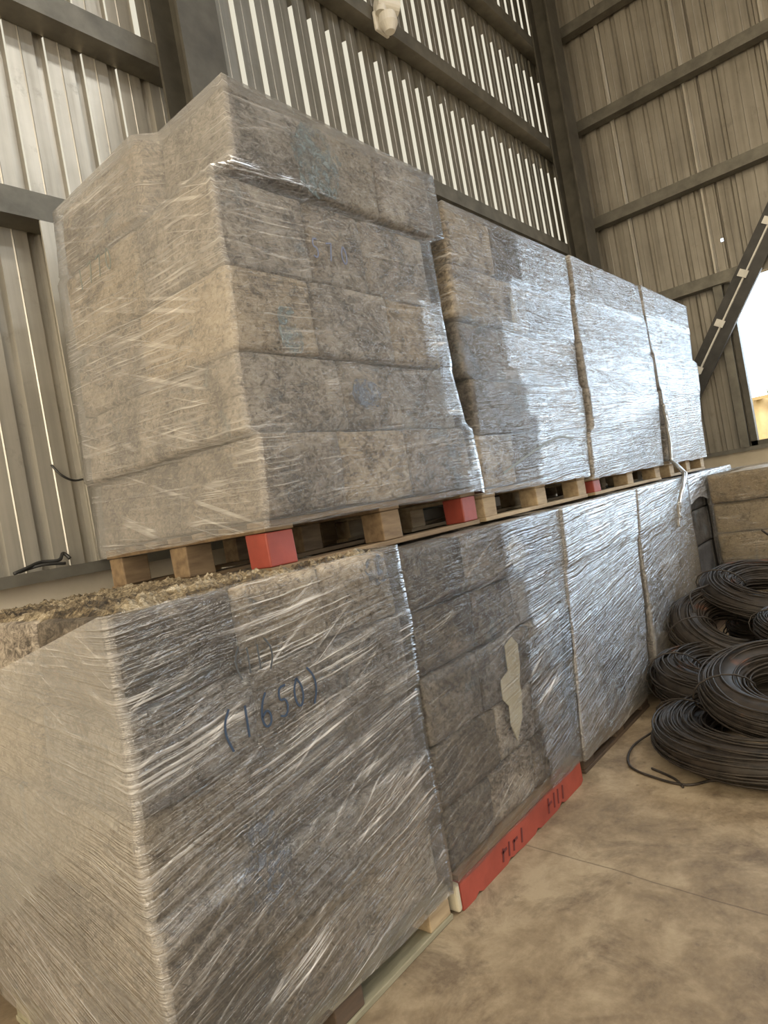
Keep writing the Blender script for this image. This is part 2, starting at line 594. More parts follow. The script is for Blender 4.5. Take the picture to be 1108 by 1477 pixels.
# window frame
wf = MB()
wf.box(XW - .09, WL - .01, WB - .08, XW + .03, WL + .06, WT + .02)
wf.box(XW - .09, WR - .06, WB - .08, XW + .03, WR + .01, WT + .02)
wf.box(XW - .09, WR - .06, WB - .09, XW + .05, WL + .06, WB)
struct(wf.build('window_1', M['steel']))
df_ = MB()
df_.box(XW - .10, DL, 0, XW + .21, DL + .12, DT + .12)
df_.box(XW - .10, DR - .12, 0, XW + .21, DR, DT + .12)
df_.box(XW - .10, DR, DT, XW + .06, DL, DT + .12)
struct(df_.build('added_door_1', M['steel']))

# base plates on the masonry
slab('trim_1', XO, YW - .13, DADO - .02, XW - .04, YW - .005, DADO + .035, M['girt'])
slab('trim_2', XW - .12, DL + .12, DADO - .02, XW - .005, YW - .13, DADO + .03, M['girt'])


def girt(name, along, top, a0, a1, f):
    """cold-formed C section: vertical web, two flanges and the small lips"""
    b = MB()
    h, d, th = .13, .15, .012
    if along == 'x':
        b.box(a0, f - d, top - th, a1, f, top)
        b.box(a0, f - d, top - h, a1, f - d + th, top - th)
        b.box(a0, f - d, top - h - th, a1, f, top - h)
        b.box(a0, f - th - .004, top - .035, a1, f - .004, top - th)
    else:
        b.box(f - d, a0, top - th, f, a1, top)
        b.box(f - d, a0, top - h, f - d + th, a1, top - th)
        b.box(f - d, a0, top - h - th, f, a1, top - h)
        b.box(f - th - .004, a0, top - .035, f - .004, a1, top - th)
    return struct(b.build(name, M['girt']))


k = 3
for z in (G1, G2, G3, G4):
    girt('trim_%d' % k, 'x', z, XO, XW - .17, YW - .005)
    k += 1
for z in (E1, E2, E3, E4):
    girt('trim_%d' % k, 'y', z, DL + .12 if z < DT else YO, YW - .16, XW - .045)
    k += 1
# studs under the lowest girts
st = MB()
st.box(1.585, YW - .155, DADO + .036, 1.70, YW - .143, G1 - .143)
st.box(1.688, YW - .143, DADO + .036, 1.70, YW - .005, G1 - .143)
struct(st.build('trim_%d' % k, M['sheet_back']))
k += 1
st = MB()
st.box(XW - .14, 1.68, DADO + .03, XW - .05, 1.78, E1 - .142)
struct(st.build('trim_%d' % k, M['girt']))
k += 1


def column(name, x, y0, y1, w, z1):
    b = MB()
    b.box(x - w / 2, y0, 0, x + w / 2, y0 + .02, z1)
    b.box(x - w / 2, y1 - .02, 0, x + w / 2, y1, z1)
    b.box(x - .008, y0 + .02, 0, x + .008, y1 - .02, z1)
    return struct(b.build(name, M['steel']))


c1 = column('column_back', 2.62, 2.93, YW - .16, .30, ROOF)
c2 = column('column_corner', 8.62, 2.93, YW - .16, .34, ROOF)

# ------------------------------------------------------------------ bale stacks


def bale_mesh(x0, x1, y0, y1, z0, z1, lean, seed, amp=.006, step=.05, r=.015):
    """rounded, crumpled compressed block; `lean` = (dx at bottom left, bottom right)"""
    nx, ny, nz = [max(4, int((b - a) / step)) for a, b in ((x0, x1), (y0, y1), (z0, z1))]
    idx, V, F = {}, [], []
    c = Vector(((x0 + x1) / 2, (y0 + y1) / 2, (z0 + z1) / 2))
    hx, hy, hz = (x1 - x0) / 2, (y1 - y0) / 2, (z1 - z0) / 2

    def co(i, n, h):
        # rows concentrate near the edges so that the rounding is smooth
        t = i / n
        t = t + .10 * math.sin(2 * math.pi * (t)) * -1
        return -h + 2 * h * t

    def vert(i, j, k):
        key = (i, j, k)
        if key in idx: return idx[key]
        p = Vector((co(i, nx, hx), co(j, ny, hy), co(k, nz, hz)))
        q = Vector((max(-hx + r, min(hx - r, p.x)), max(-hy + r, min(hy - r, p.y)), max(-hz + r, min(hz - r, p.z))))
        d = p - q
        nrm = d.normalized() if d.length > 1e-6 else Vector((0, 0, 0))
        if d.length > r: p = q + nrm * r
        w = c + p
        s = seed * 1.37
        a = N3(w.x * 4 + s, w.y * 4, w.z * 5) * 1.0 + N3(w.x * 13 + s, w.y * 13 + 5, w.z * 17) * .7
        p = p + nrm * a * amp
        zt = (p.z + hz) / (2 * hz)
        xt = (p.x + hx) / (2 * hx)
        sh = (1 - zt) * (lean[0] * (1 - xt) + lean[1] * xt)
        idx[key] = len(V)
        V.append((c.x + p.x + sh, c.y + p.y, c.z + p.z))
        return idx[key]
    for i in range(nx):
        for j in range(ny):
            F.append((vert(i, j, 0), vert(i, j + 1, 0), vert(i + 1, j + 1, 0), vert(i + 1, j, 0)))
            F.append((vert(i, j, nz), vert(i + 1, j, nz), vert(i + 1, j + 1, nz), vert(i, j + 1, nz)))
    for i in range(nx):
        for k in range(nz):
            F.append((vert(i, 0, k), vert(i + 1, 0, k), vert(i + 1, 0, k + 1), vert(i, 0, k + 1)))
            F.append((vert(i, ny, k), vert(i, ny, k + 1), vert(i + 1, ny, k + 1), vert(i + 1, ny, k)))
    for j in range(ny):
        for k in range(nz):
            F.append((vert(0, j, k), vert(0, j, k + 1), vert(0, j + 1, k + 1), vert(0, j + 1, k)))
            F.append((vert(nx, j, k), vert(nx, j + 1, k), vert(nx, j + 1, k + 1), vert(nx, j, k + 1)))
    return V, F


class Stack:
    """layers from the top down: (z top, z bottom, x left top, x left bottom, x right top, x right bottom, y front)"""
    def __init__(self, label, layers, yb, seams, mats, film, deep=1, group=None, back_shift=None, seed=1,
                 ztop=None, zbot=None, film_name='stretch_film', corner=.03, top=True, film_off=.022):
        self.L = layers
        self.yb = yb
        self.back_shift = back_shift or {}
        self.low = layers[0][0] < 2
        L0, L1 = layers[0], layers[-1]
        cx = (L1[3] + L1[5]) / 2
        self.root = thing('wrapped_bale_stack', label, 'wrapped bales', (cx, (L1[6] + yb) / 2, L1[1]), group)
        s = seed * 10
        for li, (zt, zb, a0, a1, b0, b1, yf) in enumerate(layers):
            cuts = seams[li % len(seams)]
            fr = [0] + list(cuts) + [1]
            ycuts = [yf, yb] if deep == 1 else [yf, yf + (yb - yf) * (.46 + .06 * ((li * 7) % 3 - 1)), yb]
            if li in self.back_shift: ycuts[1] = self.back_shift[li][0]
            for q in range(len(ycuts) - 1):
                for m in range(len(fr) - 1):
                    x0 = a0 + (b0 - a0) * fr[m]
                    x1 = a0 + (b0 - a0) * fr[m + 1]
                    l0 = (a1 - a0) + ((b1 - b0) - (a1 - a0)) * fr[m]
                    l1 = (a1 - a0) + ((b1 - b0) - (a1 - a0)) * fr[m + 1]
                    if q == 1 and li in self.back_shift and m == 0: x0 += self.back_shift[li][1]
                    s += 1
                    jy = .007 * math.sin(s * 2.3) if q == 0 else 0
                    v, f = bale_mesh(x0 + .003, x1 - .003, ycuts[q] + .012 + jy, ycuts[q + 1] - .004, zb + .004, zt - .002, (l0, l1), s)
                    mt = mats[(li * 5 + m * 3 + q * 2 + (s % 2)) % len(mats)] if not callable(mats) else mats(li, m, q)
                    mesh_obj('bale', v, f, mt, self.root, True)
        if film:
            self.film(film, seed, ztop, zbot, film_name, corner, top, film_off)

    def ext(self, z):
        L = self.L
        B = .016

        def one(l, z):
            t = min(1, max(0, (z - l[1]) / (l[0] - l[1])))
            return [l[3] + (l[2] - l[3]) * t, l[5] + (l[4] - l[5]) * t, l[6]]
        if z >= L[0][1]:
            i = 0
        else:
            i = next((k for k, l in enumerate(L) if z >= l[1]), len(L) - 1)
        e = one(L[i], z)
        bs = 1.0 if i in self.back_shift else 0.0
        if i + 1 < len(L) and z - L[i][1] < B:
            f = one(L[i + 1], z)
            t = .5 + .5 * (z - L[i][1]) / B
            e = [a * t + b * (1 - t) for a, b in zip(e, f)]
            bs = bs * t + (1 - t) * (1.0 if i + 1 in self.back_shift else 0)
        elif i > 0 and L[i][0] - z < B:
            f = one(L[i - 1], z)
            t = .5 + .5 * (L[i][0] - z) / B
            e = [a * t + b * (1 - t) for a, b in zip(e, f)]
            bs = bs * t + (1 - t) * (1.0 if i - 1 in self.back_shift else 0)
        return e, bs

    def film(self, mat, seed, ztop, zbot, name, R, top, off):
        z1 = self.L[0][0] + .006
        z0 = self.L[-1][1] - .03
        rows = max(12, int((z1 - z0) / .0085))
        # perimeter samples (side, t) : left face back to front, front, right face, back
        per = []
        nl = 44
        for i in range(nl): per.append((0, i / nl))
        per += [(0, .985), (0, .996)]
        nf = 60
        per += [(1, 0), (1, .003), (1, .009)]
        for i in range(1, nf): per.append((1, i / nf))
        per += [(1, .993), (1, .998)]
        for i in range(24): per.append((2, i / 24))
        for i in range(16): per.append((3, i / 16))
        n = len(per)
        V, UV, F = [], [], []
        bsd = list(self.back_shift.values())[0] if self.back_shift else None

        def place(side, t, z, o):
            (xl, xr, yf), bs = self.ext(z)
            yb = self.yb
            if side == 0:
                y = yb + (yf - yb) * t
                x = xl - o
                if bsd: x += bs * bsd[1] * min(1, max(0, (y - bsd[0] + .03) / .06))
                if t == 0: x, y = x, y + o
                u = -(y - yf)
                nrm = (-1, 0)
                # ease into the corner
                e = min(1, (y - yf) / .012)
            elif side == 1:
                x = xl + (xr - xl) * t
                y = yf - o
                if t == 0: x -= o
                u = x - xl
                nrm = (0, -1)
                dr = min(1, (xr - x) / R)
                e = min(1, min((x - xl), (xr - x)) / .05)
            elif side == 2:
                y = yf + (yb - yf) * t
                x = xr + o
                if t == 0: y -= o
                u = (xr - xl) + y - yf
                nrm = (1, 0)
                e = min(1, (y - yf) / .012)
            else:
                x = xr + (xl - xr) * t
                y = yb + o
                if t == 0: x += o
                u = 9 + t
                nrm = (0, 1)
                e = 1
            return x, y, u, nrm, max(0, e)
        for r in range(rows + 1):
            for (side, t) in per:
                (xl, xr, yf), _ = self.ext(z1)
                if side == 0: y = self.yb + (yf - self.yb) * t; w = -(y - yf)
                elif side == 1: w = (xr - xl) * t
                elif side == 2: w = (xr - xl) + (self.yb - yf) * t
                else: w = 0
                za = ztop(side, w) if ztop else z1
                zb_ = zbot(side, w) if zbot else z0 + .012 * N3(w * 3, seed, side)
                z = za + (zb_ - za) * r / rows
                x, y, u, nr, e = place(side, t, min(z, z1), off)
                v = z
                k = .10 if side == 1 else .16
                kk = 1.8 if self.low else .6
                if side == 0: kk *= .6
                a = N3(u * 2.0 + seed, (v - abs(u) * k * kk) * 48, side * 5) * .42 + N3(u * 1.5 + seed, (v - abs(u) * k * kk) * 24, side * 5) * .5 + N3(u * 1.1 + seed * 2, (v - abs(u) * k) * 9, side * 5 + 3) * .6
                d = a * (.0055 if side == 1 else .0016 if self.low and side == 0 else .0035) * (.15 + .85 * e)
                if z <= z0 + .06: d += .5 * (z - z0 - .06) * .25
                V.append((x + nr[0] * d, y + nr[1] * d, z))
                UV.append((u, v))
        for r in range(rows):
            for i in range(n):
                j = (i + 1) % n
                a, b, c_, d_ = r * n + i, r * n + j, (r + 1) * n + j, (r + 1) * n + i
                F.append((a, d_, c_, b))
        if top:
            base = len(V)
            xs = [V[i][0] for i in range(n)]
            ys = [V[i][1] for i in range(n)]
            cx, cy = sum(xs) / n, sum(ys) / n
            for q, fr in ((1, .05), (2, .18)):
                for i in range(n):
                    x, y, z = V[i]
                    V.append((x + (cx - x) * fr, y + (cy - y) * fr, z + .004 + .003 * N3(x * 9, y * 9, seed)))
                    UV.append((UV[i][0], UV[i][1] + q * .06))
            for i in range(n):
                j = (i + 1) % n
                F.append((i, j, base + j, base + i))
                F.append((base + i, base + j, base + n + j, base + n + i))
        # seam of the uv at the corners is harmless: u is continuous from left face to right face
        mesh_obj(name, V, F, mat, self.root, True, UV)


F3 = [(.34, .67), (.36, .62), (.33, .70), (.40, .68), (.31, .64)]
g, tn, dk, bk, cd = M['bale_grey'], M['bale_tan'], M['bale_dark'], M['bale_black'], M['bale_card']

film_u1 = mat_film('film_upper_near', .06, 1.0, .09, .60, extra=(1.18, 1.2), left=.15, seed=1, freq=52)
film_u2 = mat_film('film_upper_second', .05, 1.1, .08, .65, extra=(.55, .7), seed=2, freq=50)
film_u3 = mat_film('film_upper_third', .05, .9, .12, .65, seed=3, freq=46)
film_u4 = mat_film('film_upper_far', .05, .85, .12, .65, seed=4, freq=44)
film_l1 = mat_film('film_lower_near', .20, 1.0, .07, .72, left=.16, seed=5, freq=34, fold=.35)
film_l2 = mat_film('film_lower_second', .18, .95, .03, .55, extra=(.80, 1.1), seed=6, freq=42, fold=.3)
film_l3 = mat_film('film_lower_third', .18, 1.7, .14, .7, seed=7, freq=42, fold=.3)
film_l4 = mat_film('film_lower_far', .22, 1.3, .12, .55, seed=8, freq=38, fold=.3)
film_l5 = mat_film('film_skirt', .05, 1.2, .50, .5, seed=9, freq=30, hue=(.72, .76, .84))
film_p = mat_film('film_thin', .0, .6, .05, .25, seed=10, freq=40)

ZL = 1.355                     # top of the lower loads
YU, YL = 1.70, 1.525
U1 = Stack('large wrapped bale stack nearest on the upper row, above a pallet with two red blocks',
           [(3.07, 2.77, 1.56, 1.54, 2.78, 2.78, YU - .02), (2.75, 2.42, 1.45, 1.44, 2.68, 2.68, YU),
            (2.42, 2.12, 1.44, 1.42, 2.66, 2.67, YU - .01), (2.12, 1.835, 1.42, 1.41, 2.67, 2.72, YU),
            (1.835, 1.54, 1.44, 1.41, 2.73, 2.75, YU - .02)], 2.80, F3,
           lambda li, m, q: tn if (li == 0 and m == 1) else [g, g, tn, g][(li + m * 2 + q) % 4],
           film_u1, 2, back_shift={0: (2.10, -.075)}, seed=1)
U2 = Stack('wrapped stack second from the left in the upper row, cream tape strip on its front',
           [(2.98, 2.69, 2.90, 2.89, 4.34, 4.31, YU), (2.69, 2.40, 2.88, 2.86, 4.31, 4.27, YU + .01),
            (2.39, 2.09, 2.86, 2.86, 4.27, 4.23, YU + .015), (2.09, 1.80, 2.89, 2.86, 4.23, 4.19, YU),
            (1.80, 1.52, 2.85, 2.83, 4.19, 4.13, YU + .005)], 2.78, F3, [g, tn, g, dk], film_u2, 1, seed=2)
U3 = Stack('silvery wrapped stack third from the left in the upper row, beside the far end stack',
           [(3.00, 2.71, 4.45, 4.43, 5.82, 5.84, YU), (2.71, 2.41, 4.42, 4.40, 5.90, 5.89, YU + .01),
            (2.41, 2.09, 4.39, 4.37, 5.88, 5.84, YU), (2.09, 1.79, 4.36, 4.33, 5.84, 5.74, YU - .01),
            (1.79, 1.50, 4.27, 4.22, 5.76, 5.68, YU)], 2.76, F3, [g, tn, g], film_u3, 1, seed=3)
U4 = Stack('silvery wrapped stack at the far end of the upper row, twisted film tail beside it',
           [(3.02, 2.78, 5.94, 5.93, 7.32, 7.28, YU), (2.75, 2.45, 5.96, 5.97, 7.32, 7.24, YU + .01),
            (2.45, 2.13, 5.98, 5.97, 7.36, 7.30, YU), (2.13, 1.82, 6.01, 5.98, 7.26, 7.14, YU),
            (1.82, 1.50, 5.98, 5.93, 7.14, 7.11, YU)], 2.74, F3, [g, tn, g], film_u4, 1, seed=4)


def l1_top(side, w):
    if side == 0: return 1.372 + min(0, w * .21)
    if side == 3: return 1.1
    return 1.372


L1 = Stack('hazy wrapped floor stack numbered 1650 in brackets, nearest of the lower row',
           [(1.365, 1.12, .75, .75, 1.82, 1.825, YL), (1.12, .87, .75, .74, 1.825, 1.81, YL - .005),
            (.87, .62, .735, .73, 1.80, 1.795, YL), (.62, .38, .735, .73, 1.79, 1.80, YL - .01),
            (.38, .13, .73, .72, 1.80, 1.80, YL)], 2.62, F3, [g, dk, g, tn], film_l1, 2, seed=5, ztop=l1_top, top=False)
L2 = Stack('dark wrapped floor stack standing on the long red pallet board',
           [(1.345, 1.10, 1.865, 1.86, 3.19, 3.16, YL), (1.10, .86, 1.855, 1.86, 3.15, 3.11, YL + .005),
            (.86, .60, 1.865, 1.86, 3.10, 3.06, YL - .005), (.60, .36, 1.855, 1.85, 3.06, 3.02, YL),
            (.36, .135, 1.85, 1.84, 3.02, 2.97, YL)], 2.62, F3,
           lambda li, m, q: [dk, dk, g][m] if li < 3 else [dk, g, dk][m], film_l2, 1, seed=6)
L3 = Stack('bluish silver wrapped floor stack between the dark stack and the wire coils',
           [(1.345, 1.05, 3.235, 3.20, 4.36, 4.28, YL - .01), (1.05, .76, 3.19, 3.14, 4.27, 4.21, YL),
            (.76, .44, 3.14, 3.09, 4.21, 4.14, YL - .005), (.44, .11, 3.08, 3.05, 4.13, 4.07, YL)],
           2.62, F3, [g, dk, g], film_l3, 1, seed=7)
L4 = Stack('wrapped floor stack behind the wire coils, below the twisted film tail',
           [(1.345, 1.06, 4.45, 4.38, 5.62, 5.59, YL), (1.06, .80, 4.38, 4.35, 5.59, 5.59, YL + .005),
            (.80, .56, 4.35, 4.32, 5.58, 5.57, YL), (.56, .13, 4.32, 4.28, 5.57, 5.54, YL)],
           2.62, F3, [g, tn, dk], film_l4, 1, seed=8)


def l5_bot(side, w): return 1.12 + .05 * N3(w * 2, side, 4) - (.06 if side == 0 else 0)


L5 = Stack('blackish floor stack with a bluish film skirt over its top, beside the tan bales',
           [(1.345, 1.05, 5.69, 5.69, 7.25, 7.25, YL + .01), (1.05, .75, 5.69, 5.68, 7.25, 7.25, YL + .01),
            (.75, .45, 5.68, 5.68, 7.25, 7.25, YL + .01), (.45, .13, 5.68, 5.67, 7.25, 7.25, YL + .01)],
           2.62, F3, [bk], film_l5, 1, seed=9, zbot=l5_bot)
PILE = Stack('tan cardboard bales stacked beside the end of the row, behind the wire coils',
             [(1.31, 1.055, 6.20, 6.22, 7.30, 7.30, .02), (1.055, .79, 6.24, 6.23, 7.30, 7.30, .03),
              (.79, .54, 6.22, 6.22, 7.30, 7.30, .03), (.54, .13, 6.24, 6.24, 7.30, 7.30, .03)],
             1.50, [(.5,)], [cd], film_p, 2, seed=11, film_off=.02)

# ---- marker numbers, tape and scraps seen through the film


def strokes(name, root, lines, mat, w, plane, label=None):
    """flat pen strokes; plane(p, q) -> world point"""
    b = MB()
    for ln in lines:
        pts = ln
        for _ in range(2):
            q = [pts[0]]
            for a, c in zip(pts, pts[1:]):
                q += [(a[0] * .75 + c[0] * .25, a[1] * .75 + c[1] * .25), (a[0] * .25 + c[0] * .75, a[1] * .25 + c[1] * .75)]
            pts = q + [pts[-1]]
        n = len(b.v)
        for i, p in enumerate(pts):
            a = pts[max(0, i - 1)]
            c = pts[min(len(pts) - 1, i + 1)]
            dx, dy = c[0] - a[0], c[1] - a[1]
            L = math.hypot(dx, dy) or 1
            ox, oy = -dy / L * w / 2, dx / L * w / 2
            for dep in (0, .002):
                b.v += [tuple(plane(p[0] + ox, p[1] + oy, dep)), tuple(plane(p[0] - ox, p[1] - oy, dep))]
        m = len(pts)
        for i in range(m - 1):
            k0, k1 = n + 4 * i, n + 4 * i + 4
            b.f += [(k0, k0 + 1, k1 + 1, k1), (k0 + 2, k1 + 2, k1 + 3, k0 + 3), (k0, k1, k1 + 2, k0 + 2), (k0 + 1, k0 + 3, k1 + 3, k1 + 1)]
        b.f += [(n, n + 2, n + 3, n + 1), (n + 4 * m - 4, n + 4 * m - 3, n + 4 * m - 1, n + 4 * m - 2)]
    o = b.build(name, mat, root.root)
    if label: o['label'] = label
    return o


GL = {'(': [[(.45, 1.15), (.15, .8), (.1, .4), (.35, -.15)]], ')': [[(.1, 1.15), (.45, .8), (.5, .3), (.2, -.15)]],
      '1': [[(.28, 1.0), (.25, 0)]],
      '6': [[(.46, 1.08), (.2, .8), (.04, .3), (.22, -.04), (.54, .06), (.56, .40), (.34, .52), (.10, .34)]],
      '5': [[(.62, 1.0), (.22, .98), (.18, .55), (.5, .58), (.62, .28), (.4, -.02), (.1, .08)]],
      '0': [[(.35, 1.0), (.1, .65), (.12, .2), (.35, 0), (.6, .25), (.6, .7), (.35, 1.0)]],
      '7': [[(.05, .9), (.6, 1.0), (.58, .96), (.3, 0)]]}


def word(text, x, z, h, adv, rise=0.0):
    out = []
    for i, ch in enumerate(text):
        for s in GL[ch]:
            out.append([(x + adv * i + px * h * .75, z + rise * i + pz * h) for px, pz in s])
    return out


def front(y):
    return lambda p, q, d: (p, y - d, q)


def left(x):
    return lambda p, q, d: (x - d, 3.0 - p, q)


strokes('handwritten_number', L1, word('(1650)', .985, .955, .086, .063, .005), M['ink'], .0060, front(YL - .030), 'blue marker number 1650 in brackets')
strokes('handwritten_number', L1, word('(11)', 1.055, 1.125, .07, .036), M['ink_old'], .0045, front(YL - .030), 'faint number 11 in brackets')
strokes('handwritten_number', U1, word('570', 1.85, 2.50, .075, .082), M['ink_faint'], .006, front(YU - .029), 'faint blue marker number 570')
strokes('handwritten_number', U1, word('1770', .40, 2.63, .085, .075), M['ink_grey'], .006, left(1.412), 'faint marker number 1770')


def patch(name, root, outline, mat, plane, label=None, dep=.004):
    n = len(outline)
    V = [plane(p, q, 0) for p, q in outline] + [plane(p, q, dep) for p, q in outline]
    F = [tuple(range(n)), tuple(reversed(range(n, 2 * n)))] + [(i, i + n, (i + 1) % n + n, (i + 1) % n) for i in range(n)]
    o = mesh_obj(name, [tuple(v) for v in V], F, mat, root.root)
    if label: o['label'] = label
    return o


def blob(cx, cz, rx, rz, seed, n=26):
    return [(cx + rx * math.cos(a) * (1 + .35 * N3(math.cos(a) * 2, math.sin(a) * 2, seed)),
             cz + rz * math.sin(a) * (1 + .35 * N3(math.cos(a) * 2 + 7, math.sin(a) * 2, seed))) for a in [2 * math.pi * i / n for i in range(n)]]


patch('ink_smear', U1, blob(1.97, 2.90, .13, .15, 2), M['ink_teal'], front(YU - .028), 'teal ink smear')
patch('ink_smear', U1, blob(1.68, 2.20, .06, .09, 5), M['ink_teal'], front(YU - .015), 'teal ink smear')
patch('ink_smear', U1, blob(2.05, 1.98, .09, .06, 8), M['smear_blue'], front(YU - .008), 'blue ink smear')
patch('tape_strip', U2, [(3.44, 2.385), (3.52, 2.385), (3.545, 2.60), (3.47, 2.60)], M['paper'], front(YU - .006), 'cream tape strip')
strokes('crease_strap', U2, [[(3.01, 1.585), (3.4, 1.69), (3.76, 1.768), (3.95, 1.74)]], M['ink_grey'], .012, front(YU - .024), 'dark diagonal strap')
patch('paper_scrap', L2, [(2.46, .83), (2.53, .85), (2.57, .81), (2.56, .72), (2.53, .65), (2.53, .60), (2.50, .50), (2.43, .42), (2.40, .50), (2.41, .58), (2.37, .62), (2.38, .70), (2.45, .72)],
      M['paper'], front(YL - .012), 'cream torn paper scrap')
patch('paper_scrap', L2, blob(2.72, 1.20, .07, .085, 3), M['paper'], front(YL - .006), 'cream torn paper scrap')

patch('ink_smear', L1, blob(1.05, .62, .10, .13, 4), M['smear_blue'], front(YL - .012), 'blue ink smear')
patch('ink_smear', L1, blob(1.72, 1.30, .06, .05, 9), M['smear_blue'], front(YL - .010), 'blue ink smear')
# loose paper lying on top of the nearest floor stack
V, F = [], []
nx, ny = 130, 130
for j in range(ny + 1):
    for i in range(nx + 1):
        x = .77 + 1.03 * i / nx
        y = 1.555 + 1.04 * j / ny
        e = min(1, min(i, nx - i, j, ny - j) / 4)
        under = 1.0 if x < 1.36 or y < 1.66 else .12
        h = .004 + (abs(N3(x * 11, y * 11, 1)) * .022 + abs(N3(x * 29, y * 29, 5)) * .022 + abs(N3(x * 61, y * 61, 8)) * .020) * under + .010 * under * (y > 1.7)
        V.append((x, y, 1.352 + h * e))
for j in range(ny):
    for i in range(nx):
        a = j * (nx + 1) + i
        F.append((a, a + 1, a + nx + 2, a + nx + 1))
o = mesh_obj('loose_scrap', V, F, M['scrap'], L1.root, False)
o['kind'] = 'stuff'

# twisted film tail between the last two upper stacks
b = MB()
TAIL = [(5.92, 1.66, 1.98), (5.90, 1.655, 1.82), (5.87, 1.65, 1.66), (5.80, 1.645, 1.50), (5.60, 1.50, 1.375), (5.36, 1.475, 1.27), (5.22, 1.48, 1.16), (5.19, 1.49, 1.06)]
for ph in (0, 2.1, 4.2):
    pts = []
    for i in range(57):
        q = i / 56 * (len(TAIL) - 1)
        k0 = min(int(q), len(TAIL) - 2)
        p = Vector(TAIL[k0]).lerp(Vector(TAIL[k0 + 1]), q - k0)
        t = i / 56
        rr = .011 + .006 * math.sin(t * 14) + .020 * max(0, t - .55)
        pts.append((p.x + rr * math.cos(t * 15 + ph), p.y + .4 * rr * math.sin(t * 15 + ph), p.z + (.03 * (ph - 2.1) * max(0, t - .85) / .15)))
    b.tube(pts, .014, 6)
ft = b.build('film_tail', mat_film('film_rope', 0, .25, .5, .3, seed=12, hue=(.34, .31, .27)), U4.root, True)

# ------------------------------------------------------------------ pallets


def pallet(label, x0, x1, y0, y1, z0, z1, wood, ends, group=None, solid=None, runner=None):
    root = thing('wooden_pallet', label, 'pallet', ((x0 + x1) / 2, (y0 + y1) / 2, z0), group)
    th = .020 if z1 - z0 > .11 else .018
    bw = .13
    nb = 7
    for i in range(nb):                                   # deck boards run along the row
        yy = y0 + (y1 - y0 - .09) * i / (nb - 1)
        MB().bevbox(x0, yy, z1 - th, x1, yy + .09, z1, .003, .003, i).build('deck_board', wood, root)
    xs = [x0, (x0 + x1 - bw) / 2, x1 - bw]
    for i, x in enumerate(xs):
        MB().bevbox(x, y0 + .002, z1 - 2 * th + .001, x + bw, y1, z1 - th - .001, .003, .002, i + 3).build('stringer_board', wood, root)
    for j in range(3):
        yy = [y0 + .004, (y0 + y1 - .12) / 2, y1 - .12][j]
        if solid and j == 0: continue
        for i, x in enumerate(xs):
            MB().bevbox(x + .004, yy, z0 + th, x + bw - .004, yy + .11, z1 - 2 * th, .005, .003, i + j * 3).build(
                'block', ends[i] if j == 0 and ends else wood, root)
    if solid:
        # painted full-height front board with worn bottom notches
        n = 40
        V, F = [], []
        for i in range(n + 1):
            x = x0 + (x1 - x0) * i / n
            bot = z0 + max(0, .010 * N3(x * 9, 1, 2)) + (.012 if i % 9 in (4,) else 0)
            for (yy, zz) in ((y0, bot), (y0, z1 - th - .002), (y0 + .05, z1 - th - .002), (y0 + .05, bot)):
                V.append((x, yy, zz))
        for i in range(n):
            for q in range(4):
                F.append((4 * i + q, 4 * i + (q + 1) % 4, 4 * i + 4 + (q + 1) % 4, 4 * i + 4 + q))
        F += [(0, 3, 2, 1), (4 * n, 4 * n + 1, 4 * n + 2, 4 * n + 3)]
        fb = mesh_obj('front_board', V, F, solid, root)
        fb['label'] = 'red painted front board'
        MB().bevbox(x0 - .028, y0, z0 + .006, x0 - .001, y0 + .9, z1 - th - .003, .01, .002, 2).build('side_board', M['paper'], root)
        class _R: pass
        r = _R()
        r.root = root
        sx = x0 + .30
        marks = []
        for q, (dx, h) in enumerate(((0, .7), (.05, .75), (.09, .6), (.16, .8), (.42, .9), (.48, .9), (.52, .9), (.57, .85))):
            marks.append([(sx + dx, z0 + .025), (sx + dx + .012, z0 + .025 + .07 * h)])
            if q % 2 == 0 and dx < .5: marks.append([(sx + dx, z0 + .06), (sx + dx + .04, z0 + .062)])
        for mk in marks:
            strokes('stencil_mark', r, [mk], M['ink_dark'], .010, front(y0 - .001), 'dark worn stencil mark')
    else:
        for i, yy in enumerate((y0, (y0 + y1 - .1) / 2, y1 - .1)):
            MB().bevbox(x0, yy, z0, x1, yy + .10, z0 + th, .003, .003, i + 9).build('bottom_board', runner or wood, root)
    return root


W, WP, WD, RD = M['wood'], M['wood_pale'], M['wood_dark'], M['red']
ZB = ZL + .004
pallet('brown pallet with red painted block ends under the nearest upper stack', 1.42, 2.76, YU + .01, 2.80, ZB, 1.538, W, [RD, W, RD])
pallet('pale wooden pallet under the second upper stack', 2.84, 4.14, YU + .02, 2.78, ZB, 1.518, WP, [WP, WP, WP])
pallet('wooden pallet with one red block end under the third upper stack', 4.24, 5.68, YU + .01, 2.76, ZB, 1.498, WP, [RD, WP, WP])
pallet('wooden pallet under the far right upper stack', 5.95, 7.12, YU + .01, 2.74, ZB, 1.498, WP, [WP, WP, WP])
pallet('grey-green floor pallet under the nearest lower stack', .73, 1.815, YL + .0, 2.62, 0, .128, M['wood_green'], [M['wood_green'], WD, WP])
pallet('floor pallet with a long red front board under the dark stack', 1.868, 2.97, YL - .012, 2.62, 0, .133, W, None, solid=RD)
pallet('dark floor pallet under the bluish silver lower stack', 3.06, 4.08, YL + .01, 2.62, 0, .108, WD, None)
pallet('dark floor pallet mostly hidden behind the left wire coils', 4.30, 5.54, YL + .02, 2.62, 0, .128, WD, None)
pallet('dark floor pallet under the blackish stack', 5.68, 7.25, YL + .03, 2.62, 0, .128, WD, None)
pallet('floor pallet under the tan cardboard bales, hidden behind the coils', 6.25, 7.30, .04, 1.50, 0, .128, W, None)

